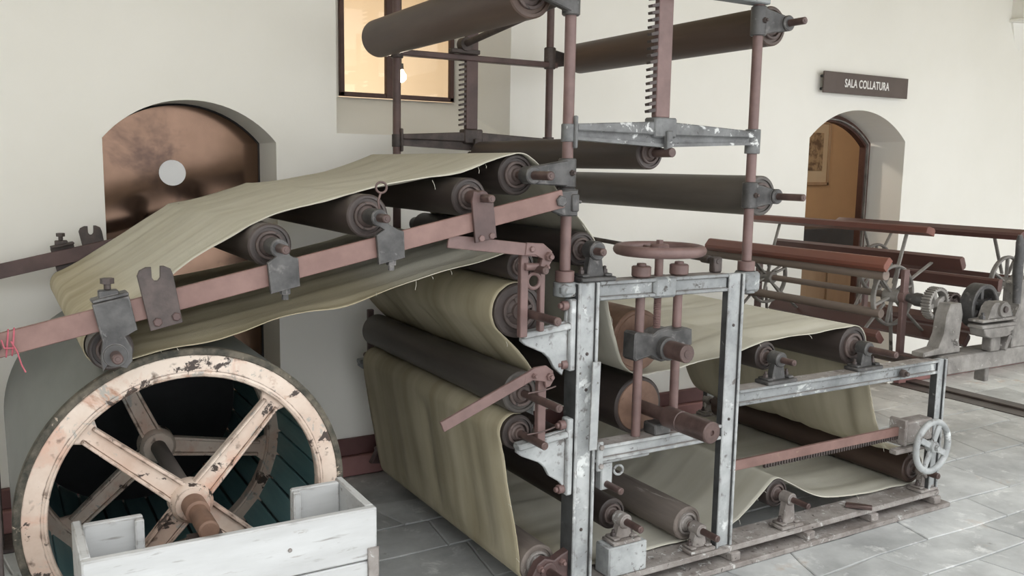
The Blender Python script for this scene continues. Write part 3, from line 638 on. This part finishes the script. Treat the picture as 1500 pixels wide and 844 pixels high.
# ---- sloping wing rails
def rail_z(x): return 1.1555+(x+1.71)*.2140
def wing(y, far):
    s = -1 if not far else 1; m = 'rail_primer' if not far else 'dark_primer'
    mb = MB(); mb.bar((-1.80, y, rail_z(-1.80)), (-.10, y, rail_z(-.10)), .014, .060, bev=.002); rl = P(mb, 'wing_rail', m)
    yp = .05 if not far else YB+.05
    mb = MB(); mb.cyl((-.027, yp, 1.437), (-.027, yp, 1.5335), .031, n=22, bev=.004)
    mb.prism([(-.03, 1.530), (-.11, 1.524), (-.14, 1.510), (-.146, 1.485), (-.128, 1.455), (-.09, 1.442), (-.03, 1.44)], y-s*.008, y-s*.030, bev=.004)
    mb.box(-.06, -.03, min(y, yp), max(y, yp), 1.455, 1.515, .004)
    pc = P(mb, 'rail_clamp', 'iron' if not far else 'iron_rust')
    bolt((-.112, y+s*.008, 1.492), (0, s, 0), .018, .012, pc, 'iron', tail=False); bolt((.003, yp, 1.485), (1, 0, 0), .010, .018, pc, 'iron')
    # end post carrying the rail
    mb = MB(); mb.box(-1.815, -1.765, y-s*.010, y-s*.06, .001, 1.27, .004); mb.box(-1.85, -1.73, y-s*.0-.09 if s < 0 else y-.09, y+.09, .001, .02, .004); po = P(mb, 'end_post', 'iron_rust')
    bolt((-1.755, y+s*.007, rail_z(-1.755)), (0, s, 0), .014, .01, rl, 'iron_rust')
    yo = y+s*.0105; yi = y+s*.0215
    # empty forked plate
    def fork():
        x0, x1, zt, zb = -1.428, -1.339, 1.328, 1.165; c = .022
        p = [(x0, zt-c), (x0+.006, zt-.008), (x0+c, zt), (x0+.035, zt), (x0+.036, zt-.028), (x0+.042, zt-.036), (x0+.050, zt-.036), (x0+.056, zt-.028), (x0+.057, zt+.002), (x1-c, zt+.002), (x1-.006, zt-.006), (x1, zt-c),
             (x1+.02, zb+.012), (x0+.028, zb-.006)]
        mb = MB(); mb.prism(p, yo, yi, bev=.0015); o = P(mb, 'forked_plate', 'iron_rust')
        for xx in (-1.382, -1.335): bolt((xx, yi, 1.182+(xx+1.382)*.25), (0, s, 0), .011, .007, o, 'dark_primer', 'rivet', False)
    fork()
    # clamp hanging the end roller
    R9 = ROL['R9']
    mb = MB(); mb.prism([(-1.537, 1.238), (-1.449, 1.256), (-1.432, 1.166), (-1.462, 1.150), (-1.446, 1.118), (-1.447, 1.085), (-1.462, 1.066), (-1.480, 1.072), (-1.500, 1.088), (-1.518, 1.064), (-1.522, 1.10), (-1.516, 1.14)], yo, y+s*.024, bev=.002)
    mb.bar((-1.537, y-s*.004, 1.244), (-1.449, y-s*.004, 1.262), .052, .010); mb.cyl((R9[0], y+s*.01, R9[1]), (R9[0], y+s*.03, R9[1]), .030, n=18)
    mb.box(-1.52, -1.472, y-.014, y+.014, 1.25, 1.272, .003); o = P(mb, 'hanging_clamp', 'iron_rust' if far else 'iron')
    mb = MB(); mb.cyl((-1.497, y, 1.272), (-1.497, y, 1.290), .009, n=10); mb.lathe((-1.497, y, 1.288), (0, 0, 1), [(0, 0), (0, .017), (.014, .017), (.014, 0)], 6); P(mb, 'bolt', 'iron_rust', o)
    # saddle brackets for two rollers
    for k, bx in (('R8', -1.047), ('R7', -.725)):
        rx, rz = ROL[k][:2]; c = rail_z(bx)
        mb = MB(); mb.prism([(bx-.044, c+.030), (bx-.020, c+.046), (rx-.020, rz-.015), (rx-.022, rz+.008), (rx-.006, rz-.012), (rx+.014, rz-.012), (rx+.024, rz+.012), (rx+.028, rz-.02), (bx+.028, c+.044), (bx+.043, c+.040), (bx+.047, c-.040), (bx-.036, c-.058)], yo, y+s*.025, bev=.002)
        mb.cyl((rx, y+s*.024, rz), (rx, y-s*.055, rz), .026, n=18, bev=.003); o = P(mb, 'saddle_bracket', 'iron')
        mb = MB(); mb.lathe((bx+.008, y+s*.008, c-.044), (0, 0, -1), [(0, 0), (0, .016), (.018, .016), (.018, .010), (.034, .010), (.034, 0)], 8); P(mb, 'bolt', 'iron', o)
    # riveted flat plate for the last roller
    rx, rz = ROL['R6'][:2]
    mb = MB(); mb.prism([(rx-.040, rz-.01), (rx-.034, rz+.022), (rx-.012, rz+.018), (rx-.010, rz-.012), (rx+.014, rz-.012), (rx+.020, rz+.014), (rx+.034, rz+.006), (rx+.050, rz-.125), (rx-.026, rz-.140)], yo, yi, bev=.0015)
    mb.cyl((rx, y+s*.018, rz), (rx, y-s*.055, rz), .024, n=18, bev=.003); o = P(mb, 'flat_bracket', 'dark_primer')
    for xx in (rx-.005, rx+.032): bolt((xx, yi, rz-.125+(xx-rx)*.2), (0, s, 0), .010, .006, o, 'pink_primer', 'rivet', False)
wing(-.035, False); wing(YB+.115, True)
mb = MB(); mb.torus((-.742, -.03, 1.535), (.2, 1, 0), .016, .0035, 20, 8); mb.tube([(-.744, -.03, 1.519), (-.752, -.03, 1.495), (-.748, -.03, 1.47)], .0035, 6); P(mb, 'split_ring', 'shaft')

# ================================================================== CANVAS BELT
CW, CCW = -1, 1
def c_(k, s, ex=.004): return (ROL[k][0], ROL[k][1], ROL[k][2]+ex, s)
V_ = lambda x, z: (x, z, 0.0, 1)
SEQ = [(c_('R5b', CW), 0), (c_('R17u', CCW), .012), (c_('R22', CW), .006), (c_('R21', CW), 0),
       (V_(1.730, .60), 0), (V_(1.785, .42), 0), (V_(1.84, .315), 0), (V_(1.93, .268), 0), (c_('R20', CW), 0),
       (V_(1.93, .104), 0), (V_(1.74, .108), 0), (V_(1.58, .114), 0), (V_(1.46, .132), 0), (V_(1.34, .185), 0), (c_('R18', CCW), 0),
       (V_(1.02, .200), 0), (V_(.94, .125), 0), (V_(.86, .100), 0), (c_('R16', CW), .0), (c_('R14', CW), 0), (c_('R13', CW), 0),
       (c_('R12', CCW), 0), (c_('R11', CW), 0), (c_('R10', CCW), .012), ((-1.282, .613, .457+.0075, CCW), 0), (c_('R9', CW), .008), (c_('R8', CW), .006), (c_('R7', CW), .022), (c_('R5', CW), 0)]
def belt_path(step=.014):
    n = len(SEQ); tang = []
    for i in range(n):
        (x0, z0, ra, sa), _ = SEQ[i]; (x1, z1, rb, sb), _ = SEQ[(i+1) % n]
        D = (x1-x0, z1-z0); k = sb*rb-sa*ra; L = math.sqrt(max(D[0]**2+D[1]**2-k*k, 1e-9))
        a = math.atan2(D[1], D[0])-math.atan2(k, L); d = (math.cos(a), math.sin(a)); nn = (-d[1], d[0])
        tang.append(((x0-sa*ra*nn[0], z0-sa*ra*nn[1]), (x1-sb*rb*nn[0], z1-sb*rb*nn[1])))
    pts = []; free = []
    for i in range(n):
        (x, z, r, s), sag = SEQ[i]; pin = tang[i-1][1]; po = tang[i][0]
        if r > 0:
            a0 = math.atan2(pin[1]-z, pin[0]-x); a1 = math.atan2(po[1]-z, po[0]-x); sw = ((a1-a0)*s) % (2*PI)
            if sw > 1.85*PI: sw = 0
            m = max(1, int(sw*r/step*1.4))
            for q in range(m): a = a0+s*sw*q/m; pts.append((x+r*math.cos(a), z+r*math.sin(a))); free.append(0)
        else: pts.append(po); free.append(1)
        q0, q1 = po, tang[i][1]; L = math.hypot(q1[0]-q0[0], q1[1]-q0[1]); m = max(1, int(L/step))
        for q in range(m):
            t = q/m
            if r == 0 and q == 0: continue
            pts.append((q0[0]+(q1[0]-q0[0])*t, q0[1]+(q1[1]-q0[1])*t-sag*4*t*(1-t))); free.append(1)
    P_ = np.array(pts); fr = np.array(free, float)
    for _ in range(14):     # soften the kinks of the free spans only
        av = (np.roll(P_, 1, 0)+np.roll(P_, -1, 0))/2; P_ = np.where(fr[:, None] > 0, .5*P_+.5*av, P_)
    return P_, fr
BP, BF = belt_path()
fsm = BF.copy()
for _ in range(20): fsm = np.minimum(BF, (np.roll(fsm, 1)+fsm+np.roll(fsm, -1))/3)
NS = len(BP); NYc = 60; Y0c, Y1c = .105, 1.42
tg = np.roll(BP, -1, 0)-np.roll(BP, 1, 0); tg /= np.linalg.norm(tg, axis=1)[:, None]; nrm = np.stack([-tg[:, 1], tg[:, 0]], 1)
slen = np.concatenate([[0], np.cumsum(np.linalg.norm(np.diff(BP, axis=0), axis=1))])
verts = []; uvs = []
for i in range(NS):
    e0 = Y0c+.008*noise.noise((slen[i]*3.1, 0, 4))+.003*noise.noise((slen[i]*40, 2, 4)); e1 = Y1c+.008*noise.noise((slen[i]*3.1, 7, 1))+.075*min(1, max(0, (-BP[i, 0]-.75)/.5))
    for j in range(NYc+1):
        t = j/NYc; y = e0+(e1-e0)*t
        wv = noise.noise((y*7.5, slen[i]*.35, .3))*.010+noise.noise((y*17, slen[i]*.8, 5.3))*.0045+.004*noise.noise((y*3, slen[i]*5, 9))
        edge = .010*math.exp(-(y-e0)/.05)*noise.noise((slen[i]*5.0, 3.3, 0))
        dsp = (wv+edge)*fsm[i]*1.5
        verts.append((BP[i, 0]+nrm[i, 0]*dsp, y, BP[i, 1]+nrm[i, 1]*dsp))
faces = []
for i in range(NS):
    for j in range(NYc):
        a = i*(NYc+1)+j; b = ((i+1) % NS)*(NYc+1)+j; faces.append((a, b, b+1, a+1))
me = bpy.data.meshes.new('canvas_belt'); me.from_pydata(verts, [], faces)
uv = me.uv_layers.new(name='uv'); data = np.zeros((len(me.loops), 2))
li = np.empty(len(me.loops), int); me.loops.foreach_get('vertex_index', li)
va = np.array(verts); data[:, 0] = va[li, 1]; data[:, 1] = slen[li//(NYc+1)]
lp = np.arange(len(me.loops))//4; wrap = (lp//NYc) == NS-1; m0 = wrap & ((li//(NYc+1)) == 0); data[m0, 1] = slen[-1]+.014
uv.data.foreach_set('uv', data.ravel())
brown_mix = np.array([1.0 if (x < .15 and z < 1.22) else .25 if x < -.5 else .25 if (x < .2 and z > 1.2) else .75 if (x > 1.66 and .25 < z < .8) else .15 for x, z in BP])  # browner on the low left and right hanging stretches, greyer elsewhere
for _ in range(25): brown_mix = (np.roll(brown_mix, 1)+brown_mix+np.roll(brown_mix, -1))/3
sa = me.attributes.new('brown_mix', 'FLOAT', 'POINT'); sa.data.foreach_set('value', np.repeat(brown_mix, NYc+1))
me.materials.append(MATS['canvas']); me.polygons.foreach_set('use_smooth', [True]*len(me.polygons))
belt = bpy.data.objects.new('canvas_belt', me); COL.objects.link(belt)
origin_to_base(belt)
so = belt.modifiers.new('thickness', 'SOLIDIFY'); so.thickness = .003; so.offset = 0
tag(belt, 'endless olive beige canvas belt threaded over the rollers of the machine', 'canvas')
rth = random.Random(5)
for k in range(46):      # loose threads along the near selvedge of the free spans
    i = rth.randrange(NS)
    if BF[i] < .5: continue
    x, z = BP[i]; ln = rth.uniform(.008, .03); dx = rth.uniform(-.01, .01)
    mb = MB(); mb.tube([(x, .112, z), (x+dx*.5, .100, z-ln*.5), (x+dx, .098, z-ln)], .0007, 4); mb.build('loose_thread', 'thread', belt, False)

# ================================================================== DRUM
DX, DZ, DR = -1.282, .613, .457
DRUM = thing('cylinder_drum', 'big cloth drying drum with chipped cream spoked wheels and dark covering', 'drum', (DX, .75, 0))
D = lambda mb, n, m, p=DRUM, **k: mb.build(n, m, p, **k)
mb = MB(); mb.lathe((DX, .135, DZ), (0, 1, 0), [(0, DR-.014), (0, DR-.002), (.02, DR), (1.265, DR), (1.285, DR-.002), (1.285, DR-.014)], 96, True); D(mb, 'covering', 'drum_skin')
for k in range(30):      # staves lining the drum
    a = 2*PI*(k+.5)/30; rr = DR-.026; hw_ = .040
    c, s = math.cos(a), math.sin(a); M = Matrix(((-s, 0, c, DX+c*rr), (0, 1, 0, 0), (c, 0, s, DZ+s*rr), (0, 0, 0, 1)))
    mb = MB(); mb.box(-hw_, hw_, .16, 1.40, -.010, .010, .002, M); D(mb, 'stave', 'stave')
def wheel(y, ph, near):
    t = .055
    mb = MB(); mb.ringbox((DX, y, DZ), (0, 1, 0), DR-.075, DR-.012, 0, t, 96, .006)
    if near: mb.torus((DX, y+.006, DZ), (0, 1, 0), DR-.072, .010, 96, 8)
    wl = D(mb, 'wheel_rim', 'drum_paint')
    if near: mb = MB(); mb.ringbox((DX, y-.002, DZ), (0, 1, 0), DR-.0175, DR+.003, 0, .034, 96, .003); D(mb, 'rim_edge', 'drum_edge', wl)
    mb = MB(); mb.lathe((DX, y, DZ), (0, 1, 0), [(-.012, 0), (-.012, .050), (.0, .060), (.06, .062), (.07, 0)], 36); D(mb, 'hub', 'drum_paint', wl)
    for a in ph:
        v = Vector((math.cos(a), 0, math.sin(a))); c = Vector((DX, y+.022, DZ)); n = Vector((-v.z, 0, v.x))
        p0, p1 = .045, DR-.070
        mb = MB(); M = Matrix(((v.x, 0, n.x, c.x), (0, 1, 0, c.y), (v.z, 0, n.z, c.z), (0, 0, 0, 1)))
        mb.prism([(p0, -.034), (p1-.04, -.027), (p1-.008, -.048), (p1, -.060), (p1, .060), (p1-.008, .048), (p1-.04, .027), (p0, .034)], -.004, .018, M, .003)
        mb.prism([(p0, -.034), (p1-.03, -.027), (p1-.03, -.018), (p0, -.024)], -.016, 0, M, .002); mb.prism([(p0, .034), (p0, .024), (p1-.03, .018), (p1-.03, .027)], -.016, 0, M, .002)
        D(mb, 'spoke', 'drum_paint', wl)
    if near:
        for a in (3.55, ): bolt((DX+math.cos(a)*(DR-.042), y, DZ+math.sin(a)*(DR-.042)), (0, -1, 0), .016, .010, wl, 'drum_paint', 'rim_bolt', False)
wheel(.10, [.84+k*PI/2 for k in range(4)], True); wheel(.70, [math.radians(a) for a in (-10, 113, 221)], False)
mb = MB(); mb.lathe((DX, 1.37, DZ), (0, 1, 0), [(0, .03), (0, DR-.04), (.02, DR-.04), (.02, .03)], 64, True); D(mb, 'dark_back_disc', 'black_metal')  # black disc added to make the drum interior look dark
mb = MB(); mb.lathe((DX, 1.62, DZ), (0, -1, 0), [(0, 0), (0, .026), (1.50, .026), (1.51, .024), (1.51, 0)], 28); ax = D(mb, 'axle', 'roller_wood')
mb = MB(); mb.lathe((DX, .11, DZ), (0, -1, 0), [(0, 0), (0, .034), (.09, .034), (.092, .026), (.145, .025), (.15, .028), (.235, .028), (.24, .023), (.24, 0)], 28); D(mb, 'axle_end', 'press_end', ax)
for y0, y1 in ((-.085, -.045), (1.50, 1.56)):
    mb = MB(); mb.prism([(DX-.13, .001), (DX+.13, .001), (DX+.045, DZ-.03), (DX-.045, DZ-.03)], y0, y1, bev=.004); D(mb, 'bearing_stand', 'iron_rust')

# ================================================================== WHITE WOODEN TROUGH
TR = thing('wooden_trough', 'white painted plank trough standing in front of the big drum', 'trough', (-1.23, -.11, 0))
T = lambda mb, n='plank', p=TR: mb.build(n, 'white_wood', p)
TX0, TX1, TY0, TY1, TZ = -1.605, -.85, -.255, .032, .645
for z0, z1 in ((.002, .168), (.172, .333), (.337, .489), (.493, TZ)):
    T(MB().box(TX0, TX1, TY0, TY0+.024, z0, z1, .004))
    T(MB().box(TX1-.024, TX1, TY0+.025, TY1, z0, z1, .004)); T(MB().box(TX0, TX0+.024, TY0+.025, TY1, z0, z1, .004))
for a, b in ((TX0+.025, -1.432), (-1.022, TX1-.025)):
    for z0, z1 in ((.002, .333), (.337, TZ)): T(MB().box(a, b, TY1-.046, TY1-.024, z0, z1, .004))
T(MB().box(-1.455, -1.432, TY1-.066, TY1-.047, .02, TZ-.004, .003), 'batten'); T(MB().box(-1.022, -1.000, TY1-.066, TY1-.047, .02, TZ-.004, .003), 'batten')
T(MB().box(TX0+.026, TX1-.026, TY0+.026, TY1-.07, .02, .045, .002), 'bottom_board')
mb = MB(); mb.box(TX1-.03, TX1+.004, TY0-.006, TY0, .44, .53, .002); mb.build('corner_strap', 'rail_dirty', TR)
for xx in (-1.5, -1.1): mb = MB(); mb.cyl((xx, TY0, .57), (xx, TY0-.003, .57), .006, n=10); mb.build('nail', 'rail_dirty', TR)

# ================================================================== REELS
def reel(name, label, cx, cz, yn, yf, bars, seed, post=None):
    R = thing(name, label, 'reel', (cx, (yn+yf)/2, 0), 'wooden slatted reels at the end of the machine')
    B = lambda mb, n, m, p=R: mb.build(n, m, p)
    for y in (yn, yf):
        mb = MB(); mb.torus((cx, y, cz), (0, 1, 0), .150, .009, 48, 8, .016); wl = B(mb, 'wheel', 'old_cast')
        mb = MB(); mb.cyl((cx, y-.05, cz), (cx, y+.04, cz), .034, n=18); B(mb, 'hub', 'old_cast', wl)
        for k in range(6):
            a = seed+k*PI/3; v = Vector((math.cos(a), 0, math.sin(a))); c = Vector((cx, y, cz))
            mb = MB(); mb.bar(c+v*.02, c+v*.148, .012, .020, (0, 1, 0)); B(mb, 'spoke', 'old_cast', wl)
        for bx, bz, m, y0, y1 in bars:
            v = Vector((bx-cx, 0, bz-cz)); L = v.length; v /= L
            mb = MB(); mb.bar(Vector((cx, y+.012, cz))+v*.06, Vector((cx, y+.012, cz))+v*(L-.024), .010, .020, (0, 1, 0)); B(mb, 'arm', 'old_cast')
    for bx, bz, m, y0, y1 in bars:
        a = math.atan2(bz-cz, bx-cx)-PI/2
        M = Matrix.Translation((bx, 0, bz)) @ Matrix.Rotation(-a, 4, 'Y')
        mb = MB(); mb.prism([(-.034, -.019), (.034, -.019), (.034, .009), (.022, .019), (-.022, .019), (-.034, .009)], y0, y1, M, .002); B(mb, 'slat', m)
    mb = MB(); mb.cyl((cx, yn-.085, cz), (cx, yf+.12, cz), .017, n=16); B(mb, 'axle', 'grey_wood')
    for y in (yn-.065, yf+.065):
        mb = MB(); zb = .655 if y < 1 else .022
        mb.box(cx-.020, cx+.020, y-.012, y+.012, zb, cz+.14, .003); mb.cyl((cx, y-.018, cz), (cx, y+.018, cz), .030, n=16)
        if y < 1: mb.box(cx-.03, cx+.03, .141, y+.03, .655, .70, .004)
        else: mb.box(cx-.12, cx+.12, y-.03, y+.03, .001, .022, .003)
        B(mb, 'post', 'pink_primer')
    return R
b1 = [(2.30, 1.318, 'red_wood', .25, 1.47), (1.985, 1.165, 'red_wood', .25, 1.50), (2.54, 1.150, 'dark_red_wood', .22, 1.47), (1.99, .800, 'dark_red_wood', .27, 1.50), (2.50, .765, 'dark_red_wood', .14, 1.45), (2.24, .66, 'dark_red_wood', .25, 1.47)]
RE1 = reel('slatted_reel', 'hexagonal reel of red-brown slats nearest the white frame end, meshing with the gears', 2.20, .985, .37, 1.22, b1, .3)
for (x, z, r, y0, y1) in ((2.005, 1.108, .026, .27, 1.62), (2.07, .905, .023, .33, 1.30)):
    mb = MB(); mb.cyl((x, y0, z), (x, y1, z), r, n=18); mb.build('round_bar', 'grey_wood', RE1)
b2 = []
for k in range(6):
    a = math.radians(116+60*k); b2.append((3.24+.325*math.cos(a), .99+.325*math.sin(a), 'dark_red_wood', .24, 1.48))
reel('slatted_reel', 'hexagonal reel of dark red slats under the hanging sign, beyond the first reel', 3.24, .99, .40, 1.27, b2, .55)

# ================================================================== GEAR DRIVE on the frame extension
GD = thing('gear_drive', 'cast gear and pulley drive standing on the grey beam beside the reels', 'gears', (2.45, .04, 0))
G = lambda mb, n, m, p=GD: mb.build(n, m, p)
mb = MB(); mb.box(2.1405, 3.6, .0, .14, .652, .738, .006); G(mb, 'beam', 'old_cast')
mb = MB(); mb.box(3.50, 3.56, .03, .11, .0, .6515, .004); G(mb, 'beam_leg', 'old_cast')
mb = MB(); mb.box(2.565, 2.60, .07, .13, .560, .6515, .004); G(mb, 'beam_lug', 'old_cast')
mb = MB(); mb.prism([(2.02, .742), (2.30, .742), (2.30, .760), (2.285, .80), (2.30, .93), (2.28, .985), (2.20, .985), (2.175, .93), (2.165, .84), (2.13, .775), (2.02, .762)], .045, .115, bev=.005); G(mb, 'gear_stand', 'old_cast')
def gear(x, y0, y1, z, r, nt, m, holes=4):
    mb = MB(); mb.ringbox((x, y0, z), (0, 1, 0), r*.78, r*.93, 0, y1-y0, 40, .002); g = G(mb, 'gear', m)
    mb = MB(); mb.cyl((x, y0-.008, z), (x, y1+.008, z), r*.32, n=18); G(mb, 'hub', m, g)
    for k in range(holes):
        a = k*2*PI/holes+.4; mb = MB(); mb.bar((x, (y0+y1)/2, z), (x+math.cos(a)*r*.82, (y0+y1)/2, z+math.sin(a)*r*.82), (y1-y0)*.5, r*.30, (0, 1, 0)); G(mb, 'spoke', m, g)
    for k in range(nt):
        a = 2*PI*k/nt; v = Vector((math.cos(a), 0, math.sin(a)))
        mb = MB(); c = Vector((x, (y0+y1)/2, z)); mb.bar(c+v*r*.91, c+v*r*1.02, (y1-y0)*.98, 2*PI*r/nt*.5, (-v.z, 0, v.x), 0); G(mb, 'tooth', m, g)
gear(2.215, .118, .165, .975, .080, 34, 'old_cast')
gear(2.352, .125, .172, .965, .056, 24, 'iron_rust')
mb = MB(); mb.lathe((2.20, .283, .985), (.1, -1, -.06), [(0, 0), (0, .020), (.02, .024), (.045, .034), (.07, .034), (.09, .022), (.118, .020), (.118, 0)], 18); G(mb, 'coupling', 'iron')
mb = MB(); mb.ringbox((2.50, .055, .952), (0, 1, 0), .088, .112, 0, .075, 44, .004); pu = G(mb, 'pulley', 'iron')
mb = MB(); mb.cyl((2.50, .05, .952), (2.50, .135, .952), .034, n=20); G(mb, 'hub', 'iron', pu)
for k in range(5):
    a = k*2*PI/5+.3; mb = MB(); mb.bar((2.50, .09, .952), (2.50+math.cos(a)*.09, .09, .952+math.sin(a)*.09), .02, .024, (0, 1, 0)); G(mb, 'spoke', 'iron', pu)
mb = MB(); mb.cyl((2.50, -.05, .952), (2.50, .20, .952), .016, n=14); G(mb, 'shaft', 'iron_rust')
mb = MB(); mb.box(2.345, 2.635, -.03, .05, .862, .880, .004); mb.box(2.345, 2.635, -.03, .05, .892, .906, .004)
mb.prism([(2.36, .861), (2.62, .861), (2.60, .825), (2.56, .812), (2.42, .812), (2.375, .828)], -.03, .05, bev=.004)
mb.prism([(2.40, .906), (2.60, .906), (2.575, .965), (2.55, .985), (2.45, .985), (2.425, .965)], -.025, .04, bev=.006)
mb.cyl((2.50, -.04, .950), (2.50, .045, .950), .036, n=20); mb.box(2.46, 2.54, -.01, .04, .739, .812, .004); mb.bar((2.60, .0, .815), (2.56, .0, .742), .05, .025); G(mb, 'bearing_block', 'old_cast')
for x in (2.385, 2.615): bolt((x, .0, .906), (0, 0, 1), .012, .018, GD, 'iron')
mb = MB(); mb.prism([(2.66, .739), (2.80, .739), (2.80, 1.06), (2.74, 1.10), (2.68, 1.06), (2.70, .95), (2.66, .88)], .0, .08, bev=.006); G(mb, 'side_casting', 'old_cast')
mb = MB(); mb.tube([(2.575, -.05, .98), (2.57, -.05, 1.06), (2.560, -.05, 1.13), (2.566, -.05, 1.22), (2.558, -.05, 1.28), (2.553, -.05, 1.315)], [.018, .020, .024, .021, .019, .010], 12); G(mb, 'lever_handle', 'iron')

# ================================================================== SMALL THINGS
SG = thing('wall_sign', 'dark brown SALA COLLATURA sign fixed on the wall above the right arched doorway', 'sign', (3.62, 1.72, 2.13))
mb = MB(); mb.box(3.16, 4.045, 1.715, 1.727, 2.137, 2.280, .002); mb.build('plate', 'sign_plate', SG)
for xx in (3.19, 4.01):
    for zz in (2.165, 2.25): mb = MB(); mb.cyl((xx, 1.727, zz), (xx, YW, zz), .009, n=12); mb.build('standoff', 'black_metal', SG)
tcu = bpy.data.curves.new('lettering', 'FONT'); tcu.body = 'SALA COLLATURA'; tcu.size = .067; tcu.extrude = .0008; tcu.align_x = 'CENTER'; tcu.align_y = 'CENTER'
tcu.space_character = 1.06; tcu.space_word = 1.0; tcu.offset = .0012
to = bpy.data.objects.new('tmp_text', tcu); COL.objects.link(to); bpy.context.view_layer.update()
tme = bpy.data.meshes.new_from_object(to.evaluated_get(bpy.context.evaluated_depsgraph_get())); bpy.data.objects.remove(to)
tme.transform(Matrix.Translation(Vector((3.60, 1.7135, 2.2075))-SG.location) @ Matrix.Rotation(PI/2, 4, 'X') @ Matrix.Diagonal((.80, 1.15, 1, 1)))
tme.materials.clear(); tme.materials.append(MATS['lettering']); lt = bpy.data.objects.new('lettering', tme); COL.objects.link(lt); lt.parent = SG
mb = MB(); mb.bar((.058, -.028, .607), (.073, -.016, .925), .006, .036, (1, 0, 0), .001); o = origin_to_base(mb.build('loose_strip', 'frame_paint_white'))
tag(o, 'narrow white chipped strip leaning upright against the machine leg', 'strip')
mb = MB()
for k in range(2):
    xx = -1.728+k*.013; c = rail_z(xx)
    mb.tube([(xx+.004*math.sin(t), -.035-.0105*math.cos(t)*1.0, c+.034*math.sin(t)) for t in np.linspace(0, 2*PI, 20)], .0022, 6)
c = rail_z(-1.72)
mb.tube([(-1.72, -.048, c+.005), (-1.708, -.052, c-.02), (-1.700, -.050, c-.055), (-1.692, -.05, c-.075)], .002, 6)
mb.tube([(-1.74, -.048, c+.01), (-1.735, -.052, c-.01), (-1.715, -.05, c-.012)], .002, 6)
o = origin_to_base(mb.build('red_string', 'red_string')); tag(o, 'red string knotted around the low end of the sloping rail', 'string')
